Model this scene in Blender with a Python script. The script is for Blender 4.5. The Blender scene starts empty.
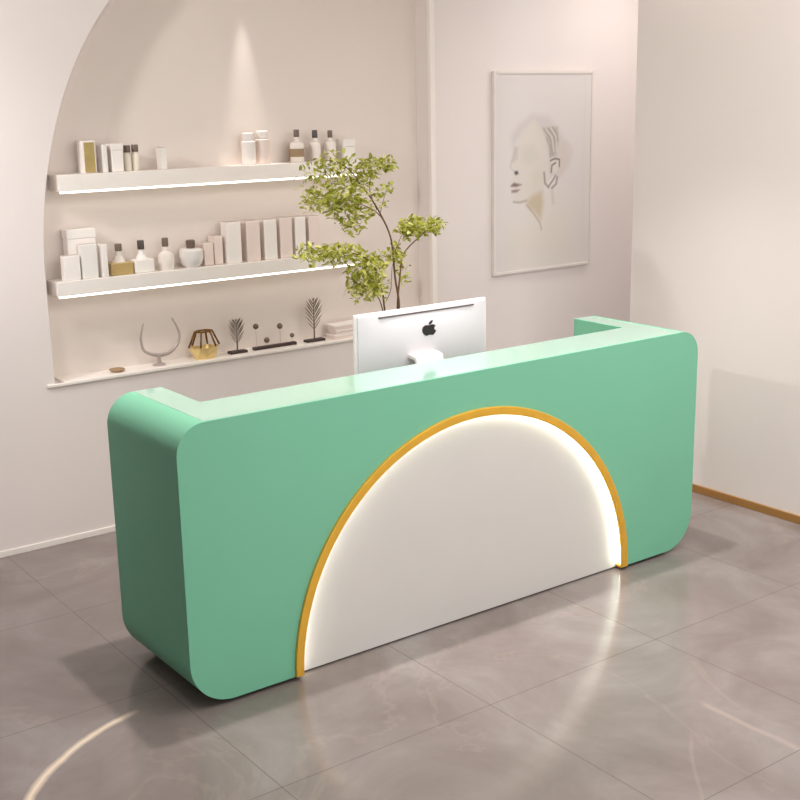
import bpy, bmesh, math, random
import numpy as np
from mathutils import Vector, Matrix

SC = bpy.context.scene
COL = SC.collection
PI = math.pi


# ------------------------------------------------------------------ helpers
def srgb(r, g, b):
    def f(c):
        c /= 255.0
        return c / 12.92 if c <= 0.04045 else ((c + 0.055) / 1.055) ** 2.4
    return (f(r), f(g), f(b), 1.0)


def mat(name, col, rough=0.5, metal=0.0, spec=0.5, noise=0.03, nscale=6.0, emit=None, estr=0.0,
        trans=0.0, coat=0.0, bump=0.0, bscale=60.0):
    m = bpy.data.materials.new(name)
    m.use_nodes = True
    nt = m.node_tree
    b = nt.nodes['Principled BSDF']
    b.inputs['Roughness'].default_value = rough
    b.inputs['Metallic'].default_value = metal
    b.inputs['Specular IOR Level'].default_value = spec
    b.inputs['Coat Weight'].default_value = coat
    b.inputs['Transmission Weight'].default_value = trans
    tc = nt.nodes.new('ShaderNodeTexCoord')
    nz = nt.nodes.new('ShaderNodeTexNoise')
    nz.inputs['Scale'].default_value = nscale
    nz.inputs['Detail'].default_value = 3
    nt.links.new(tc.outputs['Object'], nz.inputs['Vector'])
    rp = nt.nodes.new('ShaderNodeValToRGB')
    c0 = [max(0, c * (1 - noise)) for c in col[:3]] + [1]
    c1 = [min(1, c * (1 + noise)) for c in col[:3]] + [1]
    rp.color_ramp.elements[0].position = 0.3
    rp.color_ramp.elements[1].position = 0.7
    rp.color_ramp.elements[0].color = c0
    rp.color_ramp.elements[1].color = c1
    nt.links.new(nz.outputs['Fac'], rp.inputs['Fac'])
    nt.links.new(rp.outputs['Color'], b.inputs['Base Color'])
    if bump:
        n2 = nt.nodes.new('ShaderNodeTexNoise')
        n2.inputs['Scale'].default_value = bscale
        nt.links.new(tc.outputs['Object'], n2.inputs['Vector'])
        bp = nt.nodes.new('ShaderNodeBump')
        bp.inputs['Strength'].default_value = bump
        bp.inputs['Distance'].default_value = 0.002
        nt.links.new(n2.outputs['Fac'], bp.inputs['Height'])
        nt.links.new(bp.outputs['Normal'], b.inputs['Normal'])
    if emit:
        b.inputs['Emission Color'].default_value = emit
        b.inputs['Emission Strength'].default_value = estr
    return m


def obj(name, bm, m, parent=None, smooth=False, bevel=0.0, segs=2):
    bmesh.ops.recalc_face_normals(bm, faces=bm.faces)
    me = bpy.data.meshes.new(name)
    bm.to_mesh(me)
    bm.free()
    me.materials.append(m)
    o = bpy.data.objects.new(name, me)
    COL.objects.link(o)
    if parent:
        o.parent = parent
    if smooth:
        for p in me.polygons:
            p.use_smooth = True
        md = me.attributes.new('sharp_edge', 'BOOLEAN', 'EDGE') if 'sharp_edge' not in me.attributes else me.attributes['sharp_edge']
        b2 = bmesh.new()
        b2.from_mesh(me)
        b2.edges.ensure_lookup_table()
        vals = []
        for e in b2.edges:
            vals.append(len(e.link_faces) == 2 and e.calc_face_angle(0) > math.radians(40))
        b2.free()
        md.data.foreach_set('value', vals)
    if bevel:
        bv = o.modifiers.new('Bevel', 'BEVEL')
        bv.width = bevel
        bv.segments = segs
        bv.limit_method = 'ANGLE'
        bv.angle_limit = math.radians(35)
    return o


def thing(name, label, cat, loc=(0, 0, 0), rotz=0.0, group=None):
    o = bpy.data.objects.new(name, None)
    o.empty_display_size = 0.05
    COL.objects.link(o)
    o.location = loc
    o.rotation_euler = (0, 0, rotz)
    o['label'] = label
    o['category'] = cat
    if group:
        o['group'] = group
    return o


def tag(o, label, cat, group=None, loc=None):
    o['label'] = label
    o['category'] = cat
    if group:
        o['group'] = group
    if loc:
        o.location = loc
    return o


def struct(name, bm, m, **k):
    o = obj(name, bm, m, **k)
    o['kind'] = 'structure'
    return o


def box(bm, x0, x1, y0, y1, z0, z1):
    vs = [bm.verts.new((x, y, z)) for x in (x0, x1) for y in (y0, y1) for z in (z0, z1)]
    for f in ((0, 1, 3, 2), (4, 6, 7, 5), (0, 4, 5, 1), (2, 3, 7, 6), (0, 2, 6, 4), (1, 5, 7, 3)):
        bm.faces.new([vs[i] for i in f])
    return bm


def B(x0, x1, y0, y1, z0, z1):
    return box(bmesh.new(), x0, x1, y0, y1, z0, z1)


def prism_y(bm, pts, y0, y1):
    """polygon of (x,z) points extruded from y0 to y1"""
    a = [bm.verts.new((x, y0, z)) for x, z in pts]
    b = [bm.verts.new((x, y1, z)) for x, z in pts]
    n = len(pts)
    bm.faces.new(a)
    bm.faces.new(list(reversed(b)))
    for i in range(n):
        bm.faces.new([a[i], b[i], b[(i + 1) % n], a[(i + 1) % n]])
    return bm


def lathe(bm, prof, n=32, cx=0, cy=0, z=0):
    """prof: list of (r,z). closes ends whose radius is 0"""
    rings = []
    for r, h in prof:
        if r < 1e-6:
            rings.append([bm.verts.new((cx, cy, z + h))])
        else:
            rings.append([bm.verts.new((cx + r * math.cos(2 * PI * i / n), cy + r * math.sin(2 * PI * i / n), z + h)) for i in range(n)])
    for a, b in zip(rings, rings[1:]):
        for i in range(n):
            j = (i + 1) % n
            if len(a) == 1 and len(b) == 1:
                continue
            if len(a) == 1:
                bm.faces.new([a[0], b[i], b[j]])
            elif len(b) == 1:
                bm.faces.new([a[i], b[0], a[j]])
            else:
                bm.faces.new([a[i], b[i], b[j], a[j]])
    return bm


def tube(bm, pts, rad, n=8):
    """swept tube through points; rad number or list"""
    pts = [Vector(p) for p in pts]
    if not isinstance(rad, (list, tuple)):
        rad = [rad] * len(pts)
    rings = []
    up = Vector((0.13, 0.31, 0.94)).normalized()
    for i, p in enumerate(pts):
        d = (pts[min(i + 1, len(pts) - 1)] - pts[max(i - 1, 0)]).normalized()
        a = d.cross(up)
        if a.length < 0.05:
            a = d.cross(Vector((1, 0, 0)))
        a.normalize()
        b = d.cross(a)
        rings.append([bm.verts.new(p + rad[i] * (math.cos(2 * PI * k / n) * a + math.sin(2 * PI * k / n) * b)) for k in range(n)])
    for r0, r1 in zip(rings, rings[1:]):
        for k in range(n):
            bm.faces.new([r0[k], r0[(k + 1) % n], r1[(k + 1) % n], r1[k]])
    bm.faces.new(rings[0])
    bm.faces.new(list(reversed(rings[-1])))
    return bm


def smooth_path(ctrl, k=6):
    """catmull-rom through control points"""
    c = [Vector(p) for p in ctrl]
    c = [2 * c[0] - c[1]] + c + [2 * c[-1] - c[-2]]
    out = []
    for i in range(1, len(c) - 2):
        for j in range(k):
            t = j / k
            p0, p1, p2, p3 = c[i - 1], c[i], c[i + 1], c[i + 2]
            out.append(0.5 * ((2 * p1) + (p2 - p0) * t + (2 * p0 - 5 * p1 + 4 * p2 - p3) * t * t + (3 * p1 - p0 - 3 * p2 + p3) * t ** 3))
    out.append(c[-2])
    return out


def arc(cx, cz, r, a0, a1, n):
    return [(cx + r * math.cos(a0 + (a1 - a0) * i / n), cz + r * math.sin(a0 + (a1 - a0) * i / n)) for i in range(n + 1)]


def sphere(bm, r, c, u=20, v=12):
    bmesh.ops.create_uvsphere(bm, u_segments=u, v_segments=v, radius=r, matrix=Matrix.Translation(c))
    return bm


# ------------------------------------------------------------------ materials
M = {}
M['wall'] = mat('wall_paint', srgb(236, 226, 221), 0.6, noise=0.012, nscale=1.2, spec=0.3, bump=0.05, bscale=220)
M['alcove'] = mat('alcove_paint', srgb(234, 222, 213), 0.6, noise=0.012, nscale=1.2, spec=0.3)
M['ceiling'] = mat('ceiling_paint', srgb(240, 236, 230), 0.8, noise=0.01, nscale=1)
M['blocker_wall'] = mat('blocker_wall_dark', srgb(112, 104, 98), 0.7, noise=0.03, nscale=1)  # kept dark so little light bounces onto the counter's left side
M['skirt'] = mat('brass_skirting', srgb(190, 142, 84), 0.35, metal=0.55, noise=0.06, nscale=5)
M['shelf'] = mat('shelf_lacquer', srgb(246, 238, 230), 0.35, noise=0.01)
M['led'] = mat('led_warm', (1, 1, 1, 1), 0.5, emit=srgb(255, 244, 230), estr=1.3)
M['led_ring'] = mat('led_ring', (1, 1, 1, 1), 0.5, emit=srgb(255, 252, 246), estr=5.5)
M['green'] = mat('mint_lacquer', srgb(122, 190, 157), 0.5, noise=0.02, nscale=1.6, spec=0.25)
M['green_gloss_lit'] = mat('mint_gloss_lit', srgb(160, 206, 186), 0.24, noise=0.015, nscale=1.6, spec=0.6, coat=1.0)  # paler than the body: brightness from above is put into the colour
M['gold'] = mat('brushed_gold', srgb(236, 182, 64), 0.38, metal=0.35, noise=0.05, nscale=14)
M['panel'] = mat('white_panel', srgb(211, 207, 202), 0.45, noise=0.01)
M['plinth'] = mat('plinth_dark', srgb(46, 48, 46), 0.6, noise=0.1)
M['desk'] = mat('desk_laminate', srgb(232, 226, 220), 0.4, noise=0.02)
M['alu'] = mat('pale_aluminium', srgb(214, 208, 212), 0.45, metal=0.1, noise=0.01)
M['bezel'] = mat('white_edge', srgb(226, 221, 219), 0.35, noise=0.01)
M['black'] = mat('black_gloss', srgb(28, 22, 24), 0.3, noise=0.05)
M['screen'] = mat('screen_glass', srgb(16, 17, 19), 0.08, noise=0.05)
M['slot'] = mat('slot_grey', srgb(92, 80, 78), 0.5, noise=0.05)
M['bark'] = mat('bark', srgb(104, 74, 50), 0.8, noise=0.25, nscale=40, bump=0.4)
M['ceramic'] = mat('ceramic_white', srgb(238, 232, 226), 0.25, noise=0.015)
M['soil'] = mat('soil', srgb(70, 52, 40), 0.95, noise=0.4, nscale=60, bump=0.6)
M['metal_dark'] = mat('dark_iron', srgb(116, 98, 86), 0.5, metal=0.3, noise=0.2, nscale=30)
M['iron_black'] = mat('iron_black', srgb(60, 44, 38), 0.55, noise=0.1)
M['silver_horn'] = mat('silver_horn', srgb(190, 176, 172), 0.35, metal=0.4, noise=0.08, nscale=20)
M['gold_bowl'] = mat('pale_gold', srgb(232, 204, 140), 0.3, metal=0.35, noise=0.08, nscale=20)
M['gold_dark'] = mat('antique_gold', srgb(120, 84, 30), 0.3, metal=0.6, noise=0.2, nscale=30)
M['carton'] = mat('white_carton', srgb(248, 240, 233), 0.5, noise=0.01)
M['carton_pink'] = mat('blush_carton', srgb(240, 222, 212), 0.5, noise=0.015)
M['carton_grey'] = mat('cool_grey_carton', srgb(242, 236, 229), 0.5, noise=0.015)
M['carton_edge'] = mat('carton_spine', srgb(196, 184, 174), 0.5, noise=0.02)
M['olive'] = mat('olive_gold_card', srgb(178, 154, 92), 0.4, metal=0.1, noise=0.08, nscale=20)
M['amber'] = mat('amber_liquid_glass', srgb(196, 168, 112), 0.15, noise=0.03)
M['glass'] = mat('frosted_glass', srgb(244, 234, 224), 0.2, noise=0.01)
M['cap_brown'] = mat('brown_cap', srgb(112, 94, 82), 0.35, noise=0.05)
M['cap_black'] = mat('dark_cap', srgb(76, 66, 62), 0.35, noise=0.05)
M['label_brown'] = mat('kraft_label', srgb(164, 136, 106), 0.6, noise=0.05)
M['cream'] = mat('cream_vial', srgb(240, 230, 212), 0.25, noise=0.01)
M['frame'] = mat('champagne_frame', srgb(230, 221, 213), 0.4, metal=0.0, noise=0.02)


def leaf_material():
    m = bpy.data.materials.new('leaf_green')
    m.use_nodes = True
    nt = m.node_tree
    b = nt.nodes['Principled BSDF']
    geo = nt.nodes.new('ShaderNodeNewGeometry')
    rp = nt.nodes.new('ShaderNodeValToRGB')
    els = rp.color_ramp.elements
    els[0].position, els[0].color = 0.0, srgb(138, 142, 36)
    els[1].position, els[1].color = 1.0, srgb(236, 232, 160)
    e = els.new(0.5)
    e.color = srgb(184, 188, 72)
    nt.links.new(geo.outputs['Random Per Island'], rp.inputs['Fac'])
    nt.links.new(rp.outputs['Color'], b.inputs['Base Color'])
    b.inputs['Roughness'].default_value = 0.5
    tr = nt.nodes.new('ShaderNodeBsdfTranslucent')
    nt.links.new(rp.outputs['Color'], tr.inputs['Color'])
    mx = nt.nodes.new('ShaderNodeMixShader')
    mx.inputs['Fac'].default_value = 0.4
    nt.links.new(b.outputs['BSDF'], mx.inputs[1])
    nt.links.new(tr.outputs['BSDF'], mx.inputs[2])
    nt.links.new(mx.outputs['Shader'], nt.nodes['Material Output'].inputs['Surface'])
    return m


M['leaf'] = leaf_material()


def floor_material():
    m = bpy.data.materials.new('polished_marble_tile')
    m.use_nodes = True
    nt = m.node_tree
    N, L = nt.nodes, nt.links
    b = N['Principled BSDF']
    b.inputs['Roughness'].default_value = 0.1
    b.inputs['Specular IOR Level'].default_value = 0.4
    tc = N.new('ShaderNodeTexCoord')

    def math_(op, a, c=None, clamp=False):
        n = N.new('ShaderNodeMath')
        n.operation = op
        n.use_clamp = clamp
        for i, v in enumerate((a, c)):
            if v is None:
                continue
            if isinstance(v, (int, float)):
                n.inputs[i].default_value = v
            else:
                L.new(v, n.inputs[i])
        return n.outputs[0]

    def mix(fac, a, c):
        n = N.new('ShaderNodeMix')
        n.data_type = 'RGBA'
        if isinstance(fac, (int, float)):
            n.inputs[0].default_value = fac
        else:
            L.new(fac, n.inputs[0])
        for i, v in ((6, a), (7, c)):
            if isinstance(v, tuple):
                n.inputs[i].default_value = v
            else:
                L.new(v, n.inputs[i])
        return n.outputs[2]

    def noise(scale, detail=4, rough=0.55, dist=0.0):
        n = N.new('ShaderNodeTexNoise')
        n.inputs['Scale'].default_value = scale
        n.inputs['Detail'].default_value = detail
        n.inputs['Roughness'].default_value = rough
        n.inputs['Distortion'].default_value = dist
        L.new(tc.outputs['Object'], n.inputs['Vector'])
        return n.outputs['Fac']

    def ramp(fac, stops):
        r = N.new('ShaderNodeValToRGB')
        e = r.color_ramp.elements
        e[0].position, e[0].color = stops[0]
        e[1].position, e[1].color = stops[-1]
        for p, c in stops[1:-1]:
            x = e.new(p)
            x.color = c
        L.new(fac, r.inputs['Fac'])
        return r.outputs['Color']

    base = ramp(noise(1.7, 6, 0.6, 0.6), [(0.3, srgb(*FL0)), (0.52, srgb(*FL1)), (0.72, srgb(*FL2))])
    # pale branching veins
    v = noise(1.1, 5, 0.55, 1.4)
    ridge = math_('SUBTRACT', 1.0, math_('MULTIPLY', math_('ABSOLUTE', math_('SUBTRACT', v, 0.5)), 55.0), True)
    ridge = math_('MULTIPLY', ridge, math_('GREATER_THAN', noise(0.9, 2), 0.53))
    base = mix(math_('MULTIPLY', ridge, 0.07), base, srgb(206, 186, 166))
    sep = N.new('ShaderNodeSeparateXYZ')
    L.new(tc.outputs['Object'], sep.inputs[0])
    X, Y = sep.outputs[0], sep.outputs[1]
    wob = math_('MULTIPLY', math_('SUBTRACT', noise(5, 3), 0.5), 0.03)

    def arc_band(cx, cy, r, w, x0, x1, y0, y1, col, strength):
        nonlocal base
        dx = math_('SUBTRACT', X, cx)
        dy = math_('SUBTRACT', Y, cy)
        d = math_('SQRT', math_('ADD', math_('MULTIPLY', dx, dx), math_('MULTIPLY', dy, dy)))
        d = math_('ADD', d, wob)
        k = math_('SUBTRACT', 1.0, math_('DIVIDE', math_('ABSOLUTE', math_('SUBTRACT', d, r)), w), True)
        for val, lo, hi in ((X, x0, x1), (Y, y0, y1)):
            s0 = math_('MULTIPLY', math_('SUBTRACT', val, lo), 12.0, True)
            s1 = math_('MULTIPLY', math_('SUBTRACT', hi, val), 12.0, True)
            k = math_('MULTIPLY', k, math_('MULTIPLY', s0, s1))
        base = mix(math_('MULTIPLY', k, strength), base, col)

    # pale arc that sweeps across the tiles to the left of the counter
    arc_band(0.02, -0.66, 0.835, 0.022, -1.2, -0.13, -0.5, 0.25, srgb(236, 216, 192), 0.95)
    # the beige veins to the right
    arc_band(9.46, -1.25, 8.0, 0.02, 1.3, 1.6, -1.62, -1.0, srgb(184, 166, 152), 0.4)
    arc_band(3.1, -3.2, 2.75, 0.01, 0.6, 1.3, -1.6, -1.1, srgb(170, 154, 144), 0.25)
    # grout lines
    for src, off in ((X, 0.01), (Y, -1.443)):
        f = math_('FRACT', math_('DIVIDE', math_('SUBTRACT', src, off - 0.4285 - 8.57), 0.857))
        g = math_('LESS_THAN', math_('ABSOLUTE', math_('SUBTRACT', f, 0.5)), 0.0024)
        base = mix(math_('MULTIPLY', g, 0.55), base, srgb(92, 80, 74))
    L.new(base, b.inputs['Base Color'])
    rr = math_('ADD', 0.13, math_('MULTIPLY', noise(3, 3), 0.07))
    L.new(rr, b.inputs['Roughness'])
    return m


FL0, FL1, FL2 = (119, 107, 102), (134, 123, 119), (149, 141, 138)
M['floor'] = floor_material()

# ------------------------------------------------------------------ room shell
WY = 1.963            # face of the back wall
AD = 0.13             # alcove depth
AX0, AX1 = 0.32, 2.61  # alcove sides
SILL, SPRING, RAD, RISE = 0.79, 1.3, 1.1, 1.6   # quarter-elliptical arch
TOPZ = 3.0
RX = 3.28             # face of the right wall
RY = 1.045            # where the right wall ends
X0, X1, Y0 = -2.7, 4.9, -6.0

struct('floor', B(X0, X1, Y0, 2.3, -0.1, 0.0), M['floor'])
struct('ceiling', B(X0, X1, Y0, 2.3, TOPZ, TOPZ + 0.1), M['ceiling'])
# back wall with the quarter-arched alcove cut through its front layer
atop = SPRING + RISE
bm = bmesh.new()
acurve = [(x, SPRING + (z - SPRING) * RISE / RAD) for x, z in arc(AX0 + RAD, SPRING, RAD, PI, PI / 2, 56)]   # left springing to top
prism_y(bm, [(X0, 0), (X1, 0), (X1, SILL), (AX1, SILL), (AX0, SILL), (X0, SILL)], WY, WY + AD)
SPL = 0.05     # the reveal splays inwards
bcurve = [(AX0 + RAD - (AX0 + RAD - x) * (RAD - SPL) / RAD, SPRING + (z - SPRING) * (RISE - SPL) / RISE) for x, z in acurve]
fr = [(X0, SILL), (AX0, SILL)] + acurve + [(AX0 + RAD, TOPZ), (X0, TOPZ)]
bk = [(X0, SILL), (AX0 + SPL, SILL)] + bcurve + [(AX0 + RAD, TOPZ), (X0, TOPZ)]
fv = [bm.verts.new((x, WY, z)) for x, z in fr]
bv_ = [bm.verts.new((x, WY + AD, z)) for x, z in bk]
bm.faces.new(fv)
bm.faces.new(list(reversed(bv_)))
for i in range(len(fv)):
    j = (i + 1) % len(fv)
    bm.faces.new([fv[i], bv_[i], bv_[j], fv[j]])
prism_y(bm, [(AX0 + RAD, atop), (AX1, atop), (AX1, TOPZ), (AX0 + RAD, TOPZ)], WY, WY + AD)
prism_y(bm, [(AX1, SILL), (X1, SILL), (X1, TOPZ), (AX1, TOPZ)], WY, WY + AD)
wb = struct('wall_back', bm, M['wall'])
struct('wall_alcove', B(AX0 - 0.1, AX1 + 0.1, WY + AD, WY + AD + 0.08, SILL - 0.1, TOPZ), M['alcove'])
# slim corner bead round the right jamb of the alcove
struct('trim_1', B(AX1 - 0.004, AX1 + 0.03, WY - 0.006, WY + 0.02, SILL, TOPZ), M['shelf'], bevel=0.003)
struct('wall_right', B(RX, RX + 0.12, Y0, RY, 0, TOPZ), M['wall'], bevel=0.004)
struct('wall_passage', B(X1 - 0.1, X1, -0.5, WY, 0, TOPZ), M['wall'])
struct('wall_left_blocker', B(X0 - 0.1, X0, Y0, 2.1, 0, TOPZ), M['blocker_wall'])  # unseen wall added to keep light off the counter's left side
struct('baseboard_right', B(RX - 0.012, RX, Y0, RY, 0.0, 0.042), M['skirt'], bevel=0.003)
struct('baseboard_back', B(X0, X1 - 0.1, WY - 0.008, WY, 0.0, 0.03), M['shelf'], bevel=0.002)


# ------------------------------------------------------------------ reception counter
CL, CH, CD = 2.612, 1.05, 0.571
TW, TL = 0.226, 0.258
R1, R2, ZB = 0.11, 0.17, 0.016
PCX, PCZ, PR = 1.299, 0.017, 0.875       # the lit half disc

ctr = thing('reception_counter', 'mint green rounded reception counter with glowing white half disc and gold rim', 'reception counter')


def rounded(x0, x1, z0, z1, rt, rb, n=14):
    return (arc(x0 + rb, z0 + rb, rb, PI, 1.5 * PI, n) + arc(x1 - rb, z0 + rb, rb, 1.5 * PI, 2 * PI, n)
            + arc(x1 - rt, z1 - rt, rt, 0, PI / 2, n) + arc(x0 + rt, z1 - rt, rt, PI / 2, PI, n))


def temp(bm):
    bmesh.ops.recalc_face_normals(bm, faces=bm.faces)
    me = bpy.data.meshes.new('tmp')
    bm.to_mesh(me)
    bm.free()
    o = bpy.data.objects.new('tmp', me)
    COL.objects.link(o)
    return o


solid = temp(prism_y(bmesh.new(), rounded(0, CL, ZB, CH, R1, R2), 0, CD))
cut_a = temp(B(TW, CL - TW, TL, CD + 0.2, -0.2, CH + 0.2))
cut_b = temp(prism_y(bmesh.new(), arc(PCX, PCZ, PR - 0.006, 0, PI, 96) + [(PCX - PR + 0.006, -0.3), (PCX + PR - 0.006, -0.3)], -0.2, 0.05))
for c in (cut_a, cut_b):
    md = solid.modifiers.new('b', 'BOOLEAN')
    md.operation = 'DIFFERENCE'
    md.object = c
    md.solver = 'EXACT'
dg = bpy.context.evaluated_depsgraph_get()
body_me = bpy.data.meshes.new_from_object(solid.evaluated_get(dg))
for o in (solid, cut_a, cut_b):
    me = o.data
    bpy.data.objects.remove(o)
    bpy.data.meshes.remove(me)
bm = bmesh.new()
bm.from_mesh(body_me)
bpy.data.meshes.remove(body_me)
bmesh.ops.remove_doubles(bm, verts=bm.verts, dist=1e-5)
body = obj('body', bm, M['green'], ctr, smooth=True, bevel=0.005, segs=3)

bm = bmesh.new()  # thin plate added over the flat top to carry its painted brightness
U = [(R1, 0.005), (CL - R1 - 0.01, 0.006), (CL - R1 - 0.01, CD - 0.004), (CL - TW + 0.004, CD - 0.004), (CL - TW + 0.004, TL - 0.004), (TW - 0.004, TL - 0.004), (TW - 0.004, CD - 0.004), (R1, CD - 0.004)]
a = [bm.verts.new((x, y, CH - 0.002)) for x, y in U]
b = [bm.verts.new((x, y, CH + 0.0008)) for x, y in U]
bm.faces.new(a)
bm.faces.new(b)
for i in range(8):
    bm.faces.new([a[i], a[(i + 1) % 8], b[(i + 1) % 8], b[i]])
obj('added_top_lit_plate', bm, M['green_gloss_lit'], ctr)['label'] = 'glossy mint plate added over the top with overhead light painted into its colour'

# white half-disc panel set back inside the ring
def half_band(r0, r1, y0, y1, n=96, e=0.0):
    pts = arc(PCX, PCZ, r1, e, PI - e, n) + arc(PCX, PCZ, r0, PI - e, e, n)
    return prism_y(bmesh.new(), pts, y0, y1)


obj('front_panel', prism_y(bmesh.new(), arc(PCX, PCZ, PR - 0.007, 0, PI, 96) + [(PCX - PR + 0.007, 0.008), (PCX + PR - 0.007, 0.008)], 0.036, 0.049), M['panel'], ctr)['label'] = 'white half disc panel'
obj('gold_rim', half_band(PR - 0.03, PR + 0.004, -0.012, 0.006), M['gold'], ctr, bevel=0.003)['label'] = 'gold rim around the lit disc'
obj('light_strip', half_band(PR - 0.027, PR - 0.008, 0.0065, 0.012, e=0.012), M['led_ring'], ctr)['label'] = 'glowing light strip behind the gold rim'
for sx in (-1, 1):     # small plates added at the rim's feet to block the strip's floor glare
    xa, xb = sorted((PCX + sx * (PR - 0.03), PCX + sx * (PR - 0.0065)))
    obj('rim_glare_block', B(xa, xb, 0.0, 0.034, ZB - 0.004, ZB + 0.005), M['gold'], ctr)
obj('plinth', B(0.12, CL - 0.12, 0.07, TL - 0.03, 0.0, ZB + 0.004), M['plinth'], ctr)
bm = bmesh.new()
box(bm, 0.12, TW - 0.03, TL - 0.03, CD - 0.04, 0, ZB + 0.004)
obj('plinth', bm, M['plinth'], ctr)
obj('plinth', B(CL - TW + 0.03, CL - 0.12, TL - 0.03, CD - 0.04, 0, ZB + 0.004), M['plinth'], ctr)
obj('desk_top', B(TW, CL - TW, TL, 0.64, 0.695, 0.725), M['desk'], ctr, bevel=0.003)
for dx in (TW + 0.02, CL - TW - 0.44):
    d = obj('drawer_pedestal', B(dx, dx + 0.42, TL + 0.02, 0.6, 0.03, 0.695), M['desk'], ctr, bevel=0.003)
    for k in range(3):
        dr = obj('drawer_front', B(dx + 0.008, dx + 0.412, 0.6, 0.616, 0.05 + k * 0.213, 0.25 + k * 0.213), M['desk'], d, bevel=0.003)

# ------------------------------------------------------------------ desktop computer on the counter's inner desk
mon = thing('desktop_computer', 'white desktop computer seen from behind above the green counter', 'computer', (1.352, 0.40, 0.7256))
mw, mz0, mz1 = 0.346, 0.165, 0.524
tilt = math.radians(3)
bm = B(-mw, mw, 0.012, 0.026, mz0 - 0.005, mz1)
obj('bezel', bm, M['bezel'], mon, bevel=0.004, segs=3)['label'] = 'bright white edge of the screen'
# shallow curved aluminium back shell
bm = bmesh.new()
nx, nz = 28, 16
grid = [[None] * (nz + 1) for _ in range(nx + 1)]
for i in range(nx + 1):
    for j in range(nz + 1):
        u, v = i / nx * 2 - 1, j / nz * 2 - 1
        bulge = 0.008 + 0.026 * (1 - abs(u) ** 2.6) * (1 - abs(v) ** 3)
        grid[i][j] = bm.verts.new((u * (mw - 0.012), 0.012 - bulge, (mz0 + mz1) / 2 + v * ((mz1 - mz0) / 2 - 0.011)))
rim = []
for i in range(nx):
    for j in range(nz):
        bm.faces.new([grid[i][j], grid[i + 1][j], grid[i + 1][j + 1], grid[i][j + 1]])
loop = [grid[i][0] for i in range(nx + 1)] + [grid[nx][j] for j in range(1, nz + 1)] + [grid[i][nz] for i in range(nx - 1, -1, -1)] + [grid[0][j] for j in range(nz - 1, 0, -1)]
back = [bm.verts.new((v.co.x, 0.013, v.co.z)) for v in loop]
for k in range(len(loop)):
    bm.faces.new([loop[k], loop[(k + 1) % len(loop)], back[(k + 1) % len(loop)], back[k]])
bm.faces.new(back)
shell = obj('back_shell', bm, M['alu'], mon, smooth=True)
obj('air_slot', B(-0.235, 0.262, -0.006, 0.004, mz1 - 0.024, mz1 - 0.019), M['slot'], shell)['label'] = 'thin dark slot along the top'
obj('screen', B(-mw + 0.008, mw - 0.008, 0.0255, 0.028, mz0 + 0.04, mz1 - 0.008), M['screen'], mon)
# fruit emblem
EM = [(0, .34), (.09, .385), (.2, .42), (.31, .40), (.40, .34), (.45, .28), (.385, .21), (.35, .12), (.345, .02), (.38, -.07), (.44, -.13), (.485, -.15),
      (.46, -.25), (.40, -.36), (.33, -.45), (.25, -.51), (.17, -.515), (.08, -.475), (0, -.46), (-.08, -.475), (-.17, -.515), (-.26, -.51), (-.35, -.43), (-.43, -.31),
      (-.485, -.16), (-.505, 0), (-.49, .14), (-.44, .27), (-.35, .37), (-.24, .42), (-.12, .40)]
es = 0.072
ex, ez = 0.008, 0.428
bm = bmesh.new()
yb = 0.012 - 0.008 - 0.026
prism_y(bm, [(ex + x * es, ez + z * es * 0.66) for x, z in EM], yb - 0.0008, yb + 0.004)
leaf = [(0, .46), (.03, .56), (.1, .68), (.2, .77), (.245, .79), (.24, .70), (.2, .59), (.12, .50), (.05, .46)]
prism_y(bm, [(ex + x * es, ez + z * es * 0.66) for x, z in leaf], yb - 0.0008, yb + 0.006)
obj('fruit_emblem', bm, M['black'], shell)['label'] = 'black bitten fruit emblem'
# stand: foot and curved neck
bm = bmesh.new()
neck = [(-0.105, 0.012), (-0.1, 0.1), (-0.094, 0.2), (-0.085, 0.30), (-0.075, 0.33), (-0.045, 0.338), (-0.02, 0.338), (-0.02, 0.322), (-0.062, 0.318), (-0.075, 0.29), (-0.084, 0.2), (-0.09, 0.1), (-0.095, 0.012)]
a = [bm.verts.new((-0.034 - 0.07, y, z)) for y, z in neck]
b = [bm.verts.new((-0.034 + 0.07, y, z)) for y, z in neck]
bm.faces.new(a)
bm.faces.new(list(reversed(b)))
for i in range(len(neck)):
    j = (i + 1) % len(neck)
    bm.faces.new([a[i], a[j], b[j], b[i]])
obj('stand_neck', bm, M['bezel'], mon, bevel=0.003)
obj('stand_foot', B(-0.134, 0.066, -0.11, 0.09, 0.0, 0.012), M['alu'], mon, bevel=0.004)

# ------------------------------------------------------------------ shelves in the alcove
SX1 = 2.12


def wall_shelf(label, zt, thick, x0=0.0):
    t = thing('wall_shelf', label, 'shelf', (AX0, WY, zt), group=None)
    obj('board', B(x0, SX1 - AX0, 0.0, AD, -thick, 0.0), M['shelf'], t, bevel=0.003)
    obj('light_strip', B(x0 + 0.012, SX1 - AX0 - 0.02, 0.006, 0.022, -thick - 0.010, -thick), M['led'], t)['label'] = 'glowing strip under the front edge'
    return t


S1, S2, S3 = 1.775, 1.28, 0.80
wall_shelf('topmost white wall shelf with the brightest light strip, in the arched alcove', S1, 0.076, 0.1)
wall_shelf('middle white wall shelf carrying cartons and bottles in the arched alcove', S2, 0.069, 0.052)
t = thing('wall_shelf', 'lowest pale ledge in the arched alcove carrying small metal ornaments', 'shelf', (AX0, WY, S3))
obj('board', B(SPL, AX1 - AX0, 0.0, AD, -0.01, 0.0), M['shelf'], t)
obj('front_lip', B(-0.04, AX1 - AX0, -0.012, 0.0, -0.016, 0.0), M['shelf'], t, bevel=0.003)

SY = 2.02   # middle of the shelves' depth


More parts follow.
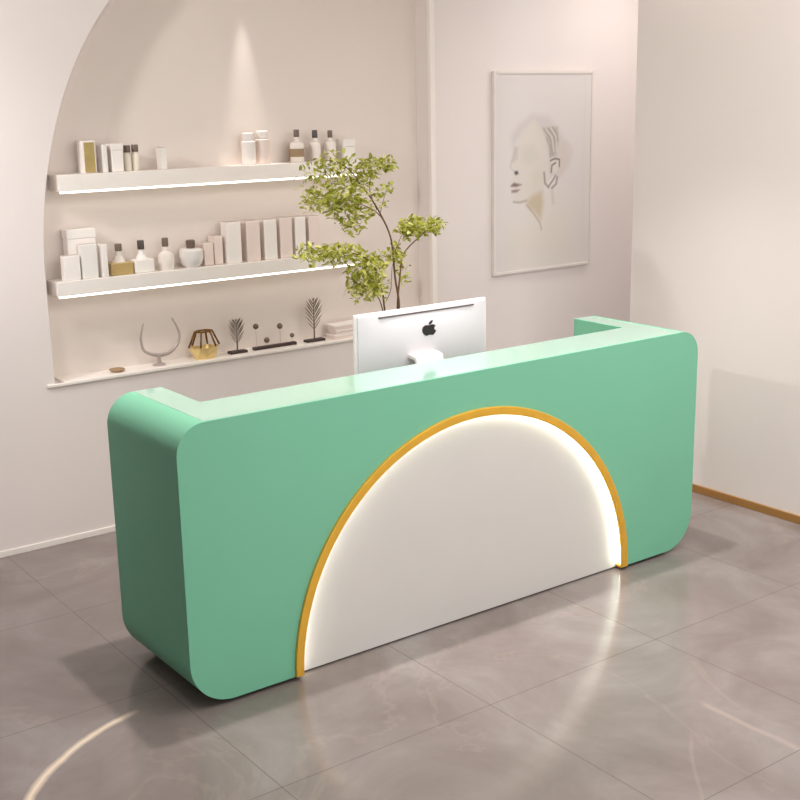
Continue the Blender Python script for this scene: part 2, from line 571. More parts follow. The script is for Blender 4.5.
def carton(label, x0, x1, h, zs, m, d=0.07, name='carton', group=None, lid=None, y=SY, cat='box'):
    t = thing(name, label, cat, ((x0 + x1) / 2, y, zs), group=group)
    w = (x1 - x0) / 2
    if lid is None:
        bm = B(-w, w, -d / 2, d / 2, 0, h)
        obj('body', bm, m, t, bevel=min(0.004, w * 0.3))
        obj('end_flap', B(-w + 0.002, w - 0.002, -d / 2 + 0.004, d / 2 - 0.004, h, h + 0.0015), M['carton_edge'], t)
    else:
        obj('body', B(-w, w, -d / 2, d / 2, 0, h - lid), m, t, bevel=min(0.004, w * 0.3))
        obj('lid', B(-w - 0.002, w + 0.002, -d / 2 - 0.002, d / 2 + 0.002, h - lid, h), m, t, bevel=0.003)
    return t


def bottle(label, cx, zs, rw, body_h, cap_r, cap_h, h, mb, mc, square=False, lab=None, y=SY, name='bottle', depth=None, cat='bottle', liquid=None):
    """shoulder bottle; h = total height"""
    t = thing(name, label, cat, (cx, y, zs))
    neck_r = cap_r * 0.8
    if square:
        d = depth or rw * 0.8
        obj('body', B(-rw, rw, -d, d, 0, body_h), mb, t, bevel=0.006, segs=3)
        obj('neck', lathe(bmesh.new(), [(0, body_h), (rw * 0.55, body_h), (rw * 0.4, body_h + (h - cap_h - body_h) * 0.4), (neck_r, body_h + (h - cap_h - body_h) * 0.6), (neck_r, h - cap_h + 0.003), (0, h - cap_h + 0.003)], 24), liquid or mb, t, smooth=True)
    else:
        sh = (h - cap_h - body_h)
        obj('body', lathe(bmesh.new(), [(0, 0), (rw * 0.92, 0), (rw, 0.005), (rw, body_h), (rw * 0.9, body_h + sh * 0.35), (neck_r * 1.15, body_h + sh * 0.6), (neck_r, h - cap_h + 0.003), (0, h - cap_h + 0.003)], 28), mb, t, smooth=True)
    obj('cap', lathe(bmesh.new(), [(0, h - cap_h), (cap_r, h - cap_h), (cap_r, h - 0.003), (cap_r * 0.9, h), (0, h)], 24), mc, t, smooth=True)
    if lab:
        m, z0, z1 = lab
        obj('paper_label', lathe(bmesh.new(), [(rw + 0.0012, z0), (rw + 0.0012, z1), (rw - 0.001, z1), (rw - 0.001, z0), (rw + 0.0012, z0)], 28), m, t, smooth=True)['label'] = 'brown paper label'
    return t


# --- upper shelf
t = thing('gift_box', 'narrow box with an olive gold front, leftmost on the top shelf', 'box', (0.593, SY, S1))
obj('body', B(-0.034, 0.034, -0.03, 0.035, 0, 0.15), M['carton'], t, bevel=0.003)
obj('front_card', B(-0.024, 0.026, -0.034, -0.029, 0.004, 0.143), M['olive'], t, bevel=0.001)['label'] = 'olive gold front'
carton('thin white carton between the olive gold box and the wider white carton', 0.658, 0.682, 0.13, S1, M['carton_grey'])
carton('wider white carton left of the two brown-capped cream vials on the top shelf', 0.703, 0.762, 0.132, S1, M['carton'], lid=0.03)
bottle('left one of two cream vials with brown caps on the top shelf', 0.797, S1, 0.0175, 0.076, 0.0165, 0.034, 0.122, M['cream'], M['cap_brown'], name='vial', cat='bottle')
bottle('right one of two cream vials with brown caps on the top shelf', 0.838, S1, 0.0175, 0.078, 0.0165, 0.034, 0.124, M['cream'], M['cap_brown'], name='vial', cat='bottle')
carton('slim white carton standing alone on the top shelf right of the vials', 0.962, 0.99, 0.105, S1, M['carton_grey'])
bottle('left pale tall jar of a white pair at the middle of the top shelf', 1.466, S1, 0.036, 0.115, 0.03, 0.035, 0.16, M['carton'], M['carton'], name='jar', cat='jar')
bottle('right pale tall jar of a white pair at the middle of the top shelf', 1.548, S1, 0.036, 0.122, 0.03, 0.035, 0.168, M['carton_pink'], M['carton'], name='jar', cat='jar')
bottle('brown-labelled bottle, left one of three dark-capped bottles on the top shelf', 1.757, S1, 0.038, 0.085, 0.015, 0.038, 0.168, M['glass'], M['cap_brown'], lab=(M['label_brown'], 0.028, 0.07))
bottle('middle one of three dark-capped bottles on the top shelf, behind the leaves', 1.871, S1, 0.03, 0.085, 0.0145, 0.04, 0.162, M['glass'], M['cap_black'])
bottle('right one of three dark-capped bottles on the top shelf, behind the leaves', 1.968, S1, 0.03, 0.085, 0.0135, 0.038, 0.158, M['glass'], M['cap_brown'])
carton('pale lidded box at the right end of the top shelf behind the leaves', 2.03, 2.105, 0.11, S1, M['carton_grey'], lid=0.04)

# --- middle shelf
carton('big lidded white carton standing behind others at the left end of the middle shelf', 0.462, 0.606, 0.235, S2, M['carton'], d=0.06, y=2.052, lid=0.045)
carton('shortest white carton at the far left end of the middle shelf', 0.415, 0.498, 0.118, S2, M['carton'], d=0.045, y=1.992)
carton('mid-height white carton in front of the right half of the big lidded carton', 0.506, 0.588, 0.165, S2, M['carton_grey'], d=0.04, y=1.994)
carton('thin white carton just left of the amber perfume bottle', 0.606, 0.636, 0.16, S2, M['carton'], d=0.05, y=1.99)
bottle('square amber perfume bottle with brown cap on the middle shelf', 0.716, S2, 0.058, 0.062, 0.017, 0.035, 0.15, M['amber'], M['cap_brown'], square=True, depth=0.035, name='perfume_bottle', liquid=M['glass'])
bottle('squat white bottle with a dark cap right of the amber perfume bottle', 0.834, S2, 0.052, 0.066, 0.017, 0.044, 0.157, M['carton'], M['cap_black'], square=True, depth=0.035)
bottle('slender frosted bottle with a brown square cap behind the white bowl and squat bottle', 0.965, S2, 0.04, 0.06, 0.016, 0.042, 0.158, M['glass'], M['cap_brown'])
t = thing('round_jar', 'round white bowl-shaped jar with a brown stopper on the middle shelf', 'jar', (1.105, SY, S2))
obj('bowl', lathe(bmesh.new(), [(0, 0), (0.035, 0), (0.052, 0.015), (0.062, 0.045), (0.06, 0.085), (0.05, 0.094), (0, 0.096)], 32), M['ceramic'], t, smooth=True)
obj('stopper', lathe(bmesh.new(), [(0, 0.09), (0.021, 0.09), (0.024, 0.13), (0.018, 0.137), (0, 0.138)], 24), M['cap_brown'], t, smooth=True)['label'] = 'brown stopper'
carton('low blush pink box right of the round white jar', 1.172, 1.226, 0.115, S2, M['carton_pink'], y=2.04)
carton('taller blush pink box left of the row of tall white cartons', 1.232, 1.28, 0.145, S2, M['carton_pink'], y=2.04)
names = ['first', 'second', 'third', 'fourth', 'fifth', 'sixth']
xs = [(1.297, 1.379), (1.412, 1.491), (1.517, 1.593), (1.612, 1.688), (1.706, 1.772), (1.792, 1.862)]
for k, (a_, b_) in enumerate(xs):
    carton('%s from the left in the row of tall white cartons on the middle shelf' % names[k], a_, b_, 0.212 - 0.002 * (k % 3), S2, M['carton'] if k % 2 == 0 else M['carton_pink'], d=0.07, group='tall white cartons on the middle shelf')

# --- lowest ledge
t = thing('serving_dish', 'small flat beige dish at the left of the lowest ledge', 'dish', (0.662, SY, S3))
obj('dish', lathe(bmesh.new(), [(0, 0), (0.028, 0), (0.04, 0.012), (0.037, 0.014), (0.026, 0.004), (0, 0.004)], 28), M['label_brown'], t, smooth=True)

t = thing('horn_ornament', 'pale silver ornament of two upturned curved horns on the lowest ledge', 'ornament', (0.9, SY, S3))


def px(x, y, k=0.0):   # helper for drawing the ornament's outline in its own frame (metres)
    return (x, k, y)


left = [(0.0, 0.05), (-0.045, 0.06), (-0.088, 0.085), (-0.1, 0.13), (-0.097, 0.175), (-0.082, 0.222)]
right = [(-0.012, 0.05), (0.03, 0.052), (0.06, 0.062), (0.098, 0.095), (0.112, 0.14), (0.1, 0.185), (0.076, 0.232)]
for pts in (left, right):
    p = smooth_path([px(*q) for q in pts])
    n = len(p)
    obj('horn', tube(bmesh.new(), p, [0.0105 * (1 - 0.6 * i / (n - 1)) for i in range(n)]), M['silver_horn'], t, smooth=True)
bm = lathe(bmesh.new(), [(0, 0), (0.035, 0), (0.03, 0.006), (0.012, 0.014), (0.01, 0.04), (0.014, 0.054), (0, 0.06)], 24, cx=-0.01)
obj('base', bm, M['silver_horn'], t, smooth=True)

# gold faceted bowl
t = thing('faceted_bowl', 'gold faceted open bowl on the lowest ledge between horns and small tree', 'bowl', (1.148, SY, S3))
n = 6


def ring(r, z, off=0.0):
    return [Vector((r * math.cos(2 * PI * (i + off) / n), 0.62 * r * math.sin(2 * PI * (i + off) / n), z)) for i in range(n)]


lo, mid, up = ring(0.06, 0.0, 0.5), ring(0.088, 0.064, 0.0), ring(0.05, 0.142, 0.0)
bm = bmesh.new()
vl = [bm.verts.new(p) for p in lo]
vm = [bm.verts.new(p) for p in mid]
pk = [bm.verts.new(Vector((lo[i].x * 1.2, lo[i].y * 1.2, 0.058))) for i in range(n)]
bm.faces.new(vl)
for i in range(n):
    j = (i + 1) % n
    bm.faces.new([vl[i], vm[j], pk[i]])
    bm.faces.new([vl[i], pk[i], vm[i]])
    bm.faces.new([vl[i], vl[j], vm[j]])
cup = obj('cup', bm, M['gold_bowl'], t)
sd = cup.modifiers.new('Solidify', 'SOLIDIFY')
sd.thickness = 0.003
for i in range(n):
    for a_, b_ in ((mid[i], up[i]), (up[i], up[(i + 1) % n])):
        obj('strut', tube(bmesh.new(), [a_, b_], 0.0052, 6), M['gold_dark'], t, smooth=True)


def metal_tree(label, x, h, w):
    w *= 1.22
    t = thing('tree_sculpture', label, 'sculpture', (x, SY, S3))
    obj('base', B(-w * 0.42, w * 0.42, -0.022, 0.022, 0, 0.013), M['iron_black'], t, bevel=0.002)
    obj('trunk', tube(bmesh.new(), [(0, 0, 0.012), (0.001, 0, h * 0.5), (0, 0, h * 0.97)], [0.0045, 0.0035, 0.0015], 8), M['metal_dark'], t, smooth=True)
    k = 9
    for i in range(k):
        f = i / (k - 1)
        z0 = h * (0.26 + 0.62 * f)
        ln = w * 0.62 * (math.sin(PI * (0.22 + 0.74 * f)) ** 0.8) + 0.006
        for s in (-1, 1):
            bm = bmesh.new()
            ang = math.radians(48 + 14 * f)
            d = Vector((s * math.cos(ang), 0, math.sin(ang)))
            nrm = Vector((-s * math.sin(ang), 0, math.cos(ang)))
            p0 = Vector((0, 0, z0))
            y = 0.004 * (1 if (i + (s > 0)) % 2 else -1)
            outline = [(0, 0), (0.3, 0.16), (0.65, 0.17), (1, 0.0), (0.65, -0.05), (0.3, -0.03)]
            wv = 0.032 * (0.6 + 0.4 * math.sin(PI * f))
            fr = [bm.verts.new(p0 + d * a_ * ln + nrm * b_ * wv * 0.95 + Vector((0, y * a_ - 0.0012, 0))) for a_, b_ in outline]
            bk = [bm.verts.new(p0 + d * a_ * ln + nrm * b_ * wv * 0.95 + Vector((0, y * a_ + 0.0012, 0))) for a_, b_ in outline]
            bm.faces.new(fr)
            bm.faces.new(list(reversed(bk)))
            for q in range(6):
                bm.faces.new([fr[q], bk[q], bk[(q + 1) % 6], fr[(q + 1) % 6]])
            obj('leaf_blade', bm, M['metal_dark'], t)
    return t


metal_tree('smaller dark metal tree sculpture left of the bead ornament on the lowest ledge', 1.342, 0.188, 0.098)
metal_tree('taller dark metal tree sculpture right of the bead ornament on the lowest ledge', 1.824, 0.25, 0.115)

t = thing('bead_ornament', 'dark bar ornament with four beads on thin wires, between two metal trees', 'ornament', (1.57, SY, S3))
obj('bar', B(-0.132, 0.132, -0.014, 0.014, 0, 0.016), M['iron_black'], t, bevel=0.002)
for bx, bz, br in ((-0.112, 0.128, 0.0155), (-0.048, 0.046, 0.0155), (0.036, 0.112, 0.016), (0.111, 0.052, 0.0125)):
    w = obj('wire', tube(bmesh.new(), [(bx, 0, 0.014), (bx, 0, bz)], 0.0011, 6), M['silver_horn'], t)
    obj('bead', sphere(bmesh.new(), br, (bx, 0, bz)), M['metal_dark'], w, smooth=True)
for k, (dx, w, h0, h1, lab_) in enumerate(((0.0, 0.105, 0, 0.026, 'bottom of three pale flat boxes stacked on the ledge left of the computer'),
                                        (0.006, 0.1, 0.026, 0.052, 'middle of three pale flat boxes stacked on the ledge left of the computer'),
                                        (-0.004, 0.102, 0.052, 0.079, 'topmost of three pale flat boxes stacked on the ledge left of the computer'))):
    t = thing('flat_box', lab_, 'box', (2.035 + dx, SY, S3 + h0), group='flat boxes stacked on the lowest ledge')
    obj('body', B(-w, w, -0.045, 0.045, 0, (h1 - h0) - 0.01), M['carton_pink'], t, bevel=0.002)
    obj('lid', B(-w - 0.003, w + 0.003, -0.048, 0.048, (h1 - h0) - 0.01, (h1 - h0)), M['carton'], t, bevel=0.002)

# ------------------------------------------------------------------ plant behind the counter
rnd = random.Random(7)
PXB, PYB = 1.645, 1.0
plant = thing('potted_tree', 'slender potted tree with yellow green leaves rising behind the computer', 'plant', (0, 0, 0))
plant.location = (PXB, PYB, 0)
obj('pot', lathe(bmesh.new(), [(0, 0), (0.11, 0), (0.15, 0.05), (0.165, 0.25), (0.14, 0.45), (0.1, 0.55), (0.105, 0.57), (0.092, 0.57), (0.088, 0.54), (0, 0.54)], 40), M['ceramic'], plant, smooth=True)
obj('soil', lathe(bmesh.new(), [(0, 0.539), (0.086, 0.539), (0.08, 0.548), (0, 0.552)], 24), M['soil'], plant)


def W(x, z, y=0.0):    # world x,z to the plant's own frame
    return Vector((x - PXB, y, z))


def branch(ctrl, r0, r1):
    p = smooth_path(ctrl)
    n = len(p)
    obj('branch', tube(bmesh.new(), p, [0.62 * (r0 + (r1 - r0) * i / (n - 1)) for i in range(n)], 8), M['bark'], plant, smooth=True)
    return p


# main stem and its fork
branch([W(1.645, 0.55), W(1.655, 0.85, 0.01), W(1.66, 1.137), W(1.64, 1.28), W(1.615, 1.456, -0.01), W(1.56, 1.575, -0.01), W(1.50, 1.67), W(1.44, 1.74, 0.01)], 0.0105, 0.004)
branch([W(1.655, 0.9, 0.02), W(1.66, 1.14, 0.012), W(1.682, 1.27, 0.02), W(1.715, 1.38, 0.03), W(1.82, 1.458, 0.03), W(1.90, 1.50, 0.03)], 0.0085, 0.003)
branch([W(1.63, 0.55, -0.01), W(1.60, 0.9, -0.02), W(1.555, 1.139, -0.03), W(1.545, 1.22, -0.03), W(1.505, 1.32, -0.04), W(1.46, 1.38, -0.05), W(1.33, 1.43, -0.06), W(1.18, 1.42, -0.06)], 0.0085, 0.003)
branch([W(1.62, 0.8, -0.03), W(1.53, 1.14, -0.05), W(1.49, 1.22, -0.06), W(1.44, 1.30, -0.07)], 0.006, 0.002)
branch([W(1.58, 1.54, -0.01), W(1.535, 1.58, -0.03), W(1.46, 1.62, -0.05), W(1.34, 1.66, -0.05), W(1.22, 1.665, -0.05)], 0.005, 0.002)
branch([W(1.545, 1.6, 0), W(1.53, 1.68, 0.03), W(1.55, 1.76, 0.04), W(1.63, 1.80, 0.05)], 0.0045, 0.002)
branch([W(1.47, 1.70, 0), W(1.4, 1.78, -0.01), W(1.31, 1.83, -0.02), W(1.24, 1.83, -0.02)], 0.0045, 0.0018)
branch([W(1.56, 1.57, 0), W(1.59, 1.62, 0.02), W(1.62, 1.68, 0.03)], 0.003, 0.0015)
branch([W(1.565, 1.18, -0.03), W(1.60, 1.23, -0.02), W(1.625, 1.33, 0), W(1.655, 1.39, 0)], 0.003, 0.0015)
branch([W(1.63, 1.38, 0), W(1.67, 1.42, 0.02), W(1.70, 1.47, 0.02), W(1.75, 1.50, 0.02)], 0.003, 0.0015)

fol = bmesh.new()


def leaf_at(p, s):
    yaw = rnd.uniform(0, 2 * PI)
    pitch = rnd.gauss(-0.25, 0.5)
    roll = rnd.gauss(0, 0.5)
    mtx = Matrix.Translation(p) @ Matrix.Rotation(yaw, 4, 'Z') @ Matrix.Rotation(pitch, 4, 'Y') @ Matrix.Rotation(roll, 4, 'X')
    w = s * 0.25
    f = s * 0.07
    co = [(0, 0, 0), (s * 0.35, -w, f), (s * 0.75, -w * 0.75, f * 0.6), (s, 0, -f), (s * 0.75, w * 0.75, f * 0.6), (s * 0.35, w, f), (s * 0.45, 0, 0)]
    v = [fol.verts.new(mtx @ Vector(c)) for c in co]
    fol.faces.new([v[0], v[1], v[6]])
    fol.faces.new([v[1], v[2], v[3], v[6]])
    fol.faces.new([v[6], v[3], v[4], v[5]])
    fol.faces.new([v[6], v[5], v[0]])


# (x, z, y, rx, rz, ry, leaf count) in world metres
CL_ = [(1.315, 1.675, -0.03, 0.135, 0.05, 0.10, 210), (1.40, 1.605, -0.02, 0.09, 0.055, 0.09, 150), (1.24, 1.655, -0.04, 0.10, 0.045, 0.07, 70),
       (1.31, 1.815, -0.01, 0.10, 0.04, 0.08, 75), (1.25, 1.755, 0.0, 0.11, 0.04, 0.07, 40), (1.47, 1.735, 0.02, 0.08, 0.04, 0.08, 80), (1.565, 1.785, 0.04, 0.085, 0.032, 0.07, 85), (1.645, 1.80, 0.05, 0.045, 0.025, 0.05, 26),
       (1.40, 1.535, -0.03, 0.045, 0.04, 0.05, 40), (1.585, 1.65, 0.02, 0.022, 0.05, 0.04, 24), (1.645, 1.69, 0.03, 0.025, 0.02, 0.03, 12),
       (1.81, 1.50, 0.03, 0.115, 0.034, 0.08, 160), (1.90, 1.487, 0.03, 0.07, 0.025, 0.06, 50), (1.74, 1.475, 0.02, 0.04, 0.03, 0.04, 26),
       (1.18, 1.435, -0.06, 0.085, 0.035, 0.06, 75), (1.28, 1.42, -0.06, 0.08, 0.035, 0.06, 80), (1.37, 1.425, -0.05, 0.07, 0.03, 0.06, 50),
       (1.445, 1.335, -0.06, 0.085, 0.05, 0.08, 150), (1.435, 1.255, -0.06, 0.075, 0.055, 0.08, 150), (1.52, 1.375, -0.04, 0.06, 0.03, 0.05, 40), (1.52, 1.255, -0.05, 0.04, 0.05, 0.05, 40),
       (1.655, 1.385, 0.0, 0.035, 0.035, 0.04, 48), (1.715, 1.30, 0.03, 0.03, 0.06, 0.04, 26)]
for (cx, cz, cy, rx, rz, ry, cnt) in CL_:
    for _ in range(int(cnt * 1.75)):
        while True:
            a_, b_, c_ = rnd.uniform(-1, 1), rnd.uniform(-1, 1), rnd.uniform(-1, 1)
            if a_ * a_ + b_ * b_ + c_ * c_ <= 1:
                break
        leaf_at(Vector((cx + rx * 1.25 * a_ - PXB - 0.012, cy + ry * c_, cz + rz * 1.3 * b_)), rnd.uniform(0.019, 0.038))
obj('foliage', fol, M['leaf'], plant)['label'] = 'yellow green leaves'

# ------------------------------------------------------------------ framed portrait on the back wall
PX0, PX1, PZ0, PZ1 = 3.055, 3.868, 1.046, 2.236
art = thing('wall_art', 'tall framed pale portrait drawing of a head on the wall', 'picture', ((PX0 + PX1) / 2, WY, PZ0))
hw, hh = (PX1 - PX0) / 2, PZ1 - PZ0
for a_ in ((-hw, -hw + 0.018, 0, hh), (hw - 0.018, hw, 0, hh)):
    obj('frame_side', B(a_[0], a_[1], -0.028, 0, a_[2], a_[3]), M['frame'], art, bevel=0.003)
for a_ in ((-hw + 0.018, hw - 0.018, 0, 0.018), (-hw + 0.018, hw - 0.018, hh - 0.018, hh)):
    obj('frame_side', B(a_[0], a_[1], -0.028, 0, a_[2], a_[3]), M['frame'], art, bevel=0.003)

# the drawing itself: a fine grid whose vertex colours hold the soft pencil-and-wash portrait
GX, GZ = 190, 280
cw0, cw1, cz0, cz1 = PX0 + 0.016, PX1 - 0.016, PZ0 + 0.016, PZ1 - 0.016
gx = np.linspace(cw0, cw1, GX + 1)
gz = np.linspace(cz0, cz1, GZ + 1)
XX, ZZ = np.meshgrid(gx, gz, indexing='ij')
img = np.empty(XX.shape + (3,))
img[:] = (224, 217, 213)


def seg_dist(px_, pz_, a, b):
    ax, az = a
    bx, bz = b
    dx, dz = bx - ax, bz - az
    t_ = np.clip(((px_ - ax) * dx + (pz_ - az) * dz) / (dx * dx + dz * dz + 1e-12), 0, 1)
    return np.hypot(px_ - ax - t_ * dx, pz_ - az - t_ * dz)


def paint_poly(pts, col, soft, op):
    d = np.full(XX.shape, 9.0)
    ins = np.zeros(XX.shape, bool)
    for i in range(len(pts)):
        a, b = pts[i], pts[(i + 1) % len(pts)]
        d = np.minimum(d, seg_dist(XX, ZZ, a, b))
        cond = (a[1] > ZZ) != (b[1] > ZZ)
        xi = a[0] + (ZZ - a[1]) * (b[0] - a[0]) / ((b[1] - a[1]) if abs(b[1] - a[1]) > 1e-9 else 1e-9)
        ins ^= cond & (XX < xi)
    sd_ = np.where(ins, d, -d)
    k = np.clip(sd_ / soft * 0.5 + 0.5, 0, 1)
    k = (k * k * (3 - 2 * k) * op)[..., None]
    img[:] = img * (1 - k) + np.array(col) * k


def paint_line(pts, col, w, soft, op):
    d = np.full(XX.shape, 9.0)
    for a, b in zip(pts, pts[1:]):
        d = np.minimum(d, seg_dist(XX, ZZ, a, b))
    k = np.clip((w - d) / soft + 0.5, 0, 1)
    k = (k * k * (3 - 2 * k) * op)[..., None]
    img[:] = img * (1 - k) + np.array(col) * k


def Q(*pts):
    return [ (3.093 + x * 0.0014, 2.071 - y * 0.00103) for x, y in pts]


paint_poly(Q((60, 700), (330, 560), (470, 620), (460, 1000), (60, 1000)), (226, 218, 206), 0.12, 0.8)
# hair cap and bun
paint_poly(Q((80, 260), (70, 200), (110, 140), (190, 82), (280, 95), (345, 165), (395, 260), (400, 360), (350, 450), (300, 470), (270, 300), (200, 150), (120, 220)), (208, 199, 195), 0.03, 0.75)
paint_poly(Q((345, 250), (400, 240), (436, 290), (420, 380), (360, 455), (335, 400)), (216, 203, 196), 0.02, 0.7)
# face
paint_poly(Q((98, 250), (88, 300), (66, 372), (84, 400), (80, 440), (70, 470), (82, 500), (72, 525), (86, 560), (110, 590), (160, 585), (240, 535), (280, 470), (285, 330), (255, 190), (200, 110), (140, 170)), (221, 212, 202), 0.025, 0.9)
paint_poly(Q((130, 270), (200, 260), (225, 330), (170, 360), (130, 340)), (208, 204, 190), 0.04, 0.6)
paint_poly(Q((86, 262), (112, 268), (108, 330), (82, 350), (72, 350)), (200, 190, 184), 0.015, 0.7)
paint_poly(Q((180, 420), (250, 380), (260, 470), (200, 520)), (216, 208, 192), 0.05, 0.6)
paint_line(Q((98, 262), (90, 305), (67, 372), (82, 396)), (196, 186, 182), 0.004, 0.008, 0.6)
# nostril, lips, chin
paint_poly(Q((90, 402), (108, 400), (113, 416), (98, 422), (92, 414)), (78, 66, 74), 0.008, 0.95)
paint_poly(Q((70, 482), (88, 466), (105, 472), (132, 480), (104, 490), (74, 488)), (128, 108, 104), 0.009, 0.95)
paint_poly(Q((74, 510), (96, 506), (122, 508), (104, 522), (76, 522)), (140, 120, 114), 0.009, 0.9)
paint_line(Q((86, 576), (120, 582), (160, 574)), (176, 164, 152), 0.006, 0.012, 0.75)
# jaw and neck shade
paint_poly(Q((160, 580), (200, 545), (252, 525), (258, 600), (245, 690), (200, 640), (168, 610)), (202, 182, 154), 0.03, 0.85)
paint_line(Q((162, 600), (200, 650), (240, 712), (250, 752)), (170, 152, 134), 0.004, 0.012, 0.7)
paint_line(Q((310, 520), (318, 600)), (206, 190, 172), 0.01, 0.03, 0.6)
# swept hair strands over the ear
paint_poly(Q((252, 162), (340, 158), (344, 240), (334, 325), (300, 330), (288, 250)), (188, 176, 166), 0.016, 0.85)
for s_ in ([(258, 170), (290, 210), (305, 250), (310, 320)], [(285, 165), (318, 210), (332, 260)], [(310, 160), (338, 200), (342, 240)], [(275, 220), (296, 275), (298, 330)]):
    paint_line(Q(*s_), (150, 138, 130), 0.004, 0.014, 0.6)
for s_ in ([(270, 172), (305, 215), (318, 300)], [(300, 165), (330, 215), (336, 300)]):
    paint_line(Q(*s_), (228, 220, 212), 0.004, 0.006, 0.8)
# ear and earring
paint_poly(Q((300, 345), (350, 338), (354, 385), (330, 430), (305, 420)), (224, 214, 204), 0.01, 0.95)
paint_line(Q((300, 352), (325, 342), (352, 348), (352, 388)), (112, 100, 96), 0.005, 0.01, 0.85)
paint_line(Q((304, 420), (308, 380), (330, 366)), (138, 124, 116), 0.006, 0.008, 0.9)
for s_ in ([(262, 420), (268, 480), (290, 508)], [(290, 500), (312, 470), (328, 440)], [(310, 512), (335, 490), (340, 450)]):
    paint_line(Q(*s_), (158, 144, 134), 0.007, 0.01, 0.85)
paint_line(Q((283, 490), (306, 462), (322, 436)), (238, 232, 226), 0.004, 0.005, 0.8)
# paler margin drawn inside the frame on the right and foot
paint_line([(3.795, 1.10), (3.795, 2.2)], (220, 212, 202), 0.003, 0.006, 0.8)

bm = bmesh.new()
vv = [[bm.verts.new((gx[i] - (PX0 + PX1) / 2, -0.022, gz[j] - PZ0)) for j in range(GZ + 1)] for i in range(GX + 1)]
for i in range(GX):
    for j in range(GZ):
        bm.faces.new([vv[i][j], vv[i + 1][j], vv[i + 1][j + 1], vv[i][j + 1]])
# back and edges of the canvas board
c4 = [bm.verts.new((x - (PX0 + PX1) / 2, -0.004, z - PZ0)) for x, z in ((cw0, cz0), (cw1, cz0), (cw1, cz1), (cw0, cz1))]
bm.faces.new(c4)
bm.verts.index_update()
me = bpy.data.meshes.new('canvas')
bm.to_mesh(me)
bm.free()
ca = me.color_attributes.new('ink', 'FLOAT_COLOR', 'POINT')
flat = np.ones((len(me.vertices), 4))
lin = img.reshape(-1, 3) / 255.0
lin = np.where(lin <= 0.04045, lin / 12.92, ((lin + 0.055) / 1.055) ** 2.4)
flat[:lin.shape[0], :3] = lin
ca.data.foreach_set('color', flat.astype(np.float32).ravel())
mc = bpy.data.materials.new('portrait_print')
mc.use_nodes = True
nt = mc.node_tree
an = nt.nodes.new('ShaderNodeAttribute')
an.attribute_name = 'ink'
nt.links.new(an.outputs['Color'], nt.nodes['Principled BSDF'].inputs['Base Color'])
nt.nodes['Principled BSDF'].inputs['Roughness'].default_value = 0.55
me.materials.append(mc)
cv = bpy.data.objects.new('canvas', me)
COL.objects.link(cv)
cv.parent = art
cv['label'] = 'pale portrait of a head in profile'

# ------------------------------------------------------------------ lights
def area(name, loc, rot, sx, sy, e, col=(1, 1, 1)):
    l = bpy.data.lights.new(name, 'AREA')
    l.shape = 'RECTANGLE'
    l.size, l.size_y, l.energy, l.color = sx, sy, e, col
    o = bpy.data.objects.new(name, l)
    COL.objects.link(o)
    o.location, o.rotation_euler = loc, rot
    return o


def spot(name, loc, target, e, ang, blend, col=(1, 1, 1), r=0.04):
    l = bpy.data.lights.new(name, 'SPOT')
    l.energy, l.color, l.spot_size, l.spot_blend, l.shadow_soft_size = e, col, math.radians(ang), blend, r
    o = bpy.data.objects.new(name, l)
    COL.objects.link(o)
    o.location = loc
    o.rotation_euler = (Vector(target) - Vector(loc)).to_track_quat('-Z', 'Y').to_euler()
    return o


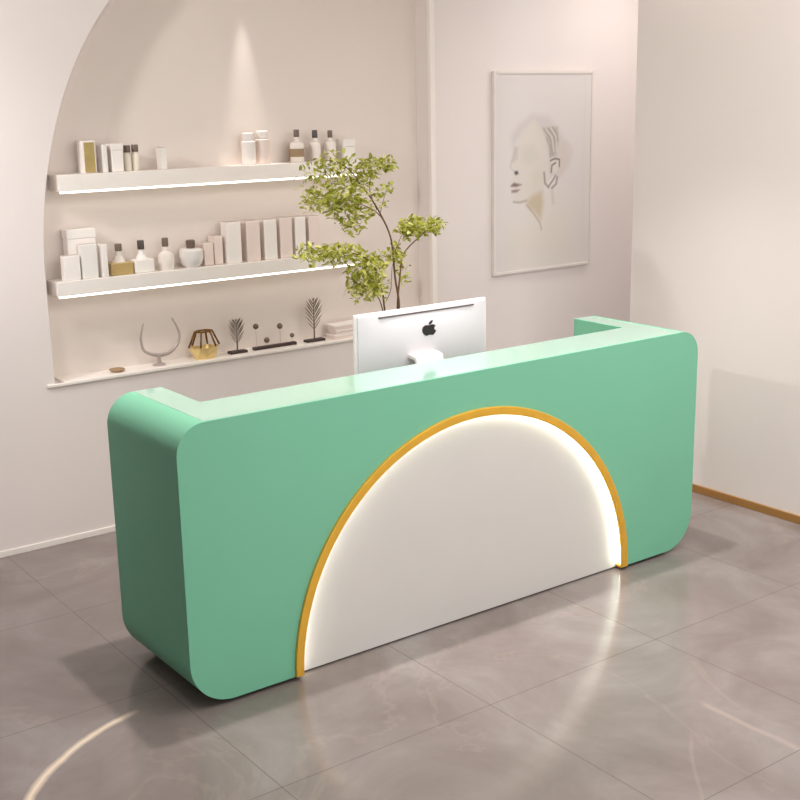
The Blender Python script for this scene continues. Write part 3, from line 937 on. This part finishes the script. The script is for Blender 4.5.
WARM = (1.0, 0.95, 0.92)
COOL = (0.93, 0.95, 1.0)
area('ceiling_panel_light', (1.6, -1.6, 2.97), (0, 0, 0), 3.2, 2.4, 40, (1, 0.97, 0.96))
area('cove_light', (RX - 0.1, -0.6, 2.95), (0, math.radians(-20), 0), 0.08, 3.2, 3.5, WARM)
spot('downlight_over_counter_left', (0.45, 0.25, 2.97), (0.45, 0.25, 0), 68, 88, 0.85, WARM)
spot('downlight_over_counter_right', (2.15, 0.25, 2.97), (2.15, 0.25, 0), 68, 88, 0.85, WARM)
spot('alcove_downlight', (1.5, WY + 0.06, atop - 0.06), (1.5, WY + 0.062, 0), 20, 23, 0.9, WARM, 0.01)
spot('wall_fill_left', (-0.6, 0.9, 2.97), (-0.6, 1.9, 0.6), 40, 110, 1.0, COOL, 0.15)  # unseen cool spot added to tint and brighten the left wall
spot('alcove_fill', (-1.5, 1.2, 2.97), (1.5, 2.0, 1.5), 95, 80, 0.8, (1, 0.97, 0.96), 0.1)  # unseen spot added to lift the alcove, cone clear of the counter side
spot('wall_washer_right', (2.4, -0.5, 2.97), (3.3, -0.9, 1.5), 3, 80, 0.9, WARM, 0.1)
area('passage_fill', (4.0, 1.25, 2.96), (0, 0, 0), 0.5, 0.5, 4.5, WARM)  # unseen lamp added to brighten the dim passage end of the back wall

w = bpy.data.worlds.new('World')
w.use_nodes = True
SC.world = w
w.node_tree.nodes['Background'].inputs['Color'].default_value = (0.95, 0.97, 1.0, 1)
w.node_tree.nodes['Background'].inputs['Strength'].default_value = 0.85

# ------------------------------------------------------------------ camera
cam = bpy.data.cameras.new('Camera')
cam.sensor_width = 36.0
cam.sensor_fit = 'HORIZONTAL'
cam.lens = 1209.81 / 800 * 36.0
cam.clip_start = 0.05
co = bpy.data.objects.new('Camera', cam)
COL.objects.link(co)
yaw, pitch, roll = math.radians(-36.1586), math.radians(13.9487), math.radians(-1.086)
cy, sy = math.cos(yaw), math.sin(yaw)
fwd = Vector((-sy * math.cos(pitch), cy * math.cos(pitch), -math.sin(pitch)))
rt = Vector((cy, sy, 0))
upv = rt.cross(fwd)
r2 = rt * math.cos(roll) + upv * math.sin(roll)
u2 = -rt * math.sin(roll) + upv * math.cos(roll)
mw4 = Matrix((r2, u2, -fwd)).transposed().to_4x4()
mw4.translation = Vector((-1.6742, -3.5559, 2.0867))
co.matrix_world = mw4
SC.camera = co

SC.view_settings.view_transform = 'Standard'
SC.view_settings.look = 'None'
SC.view_settings.gamma = 1.0
SC.view_settings.use_curve_mapping = False
SC.view_settings.exposure = 1.08
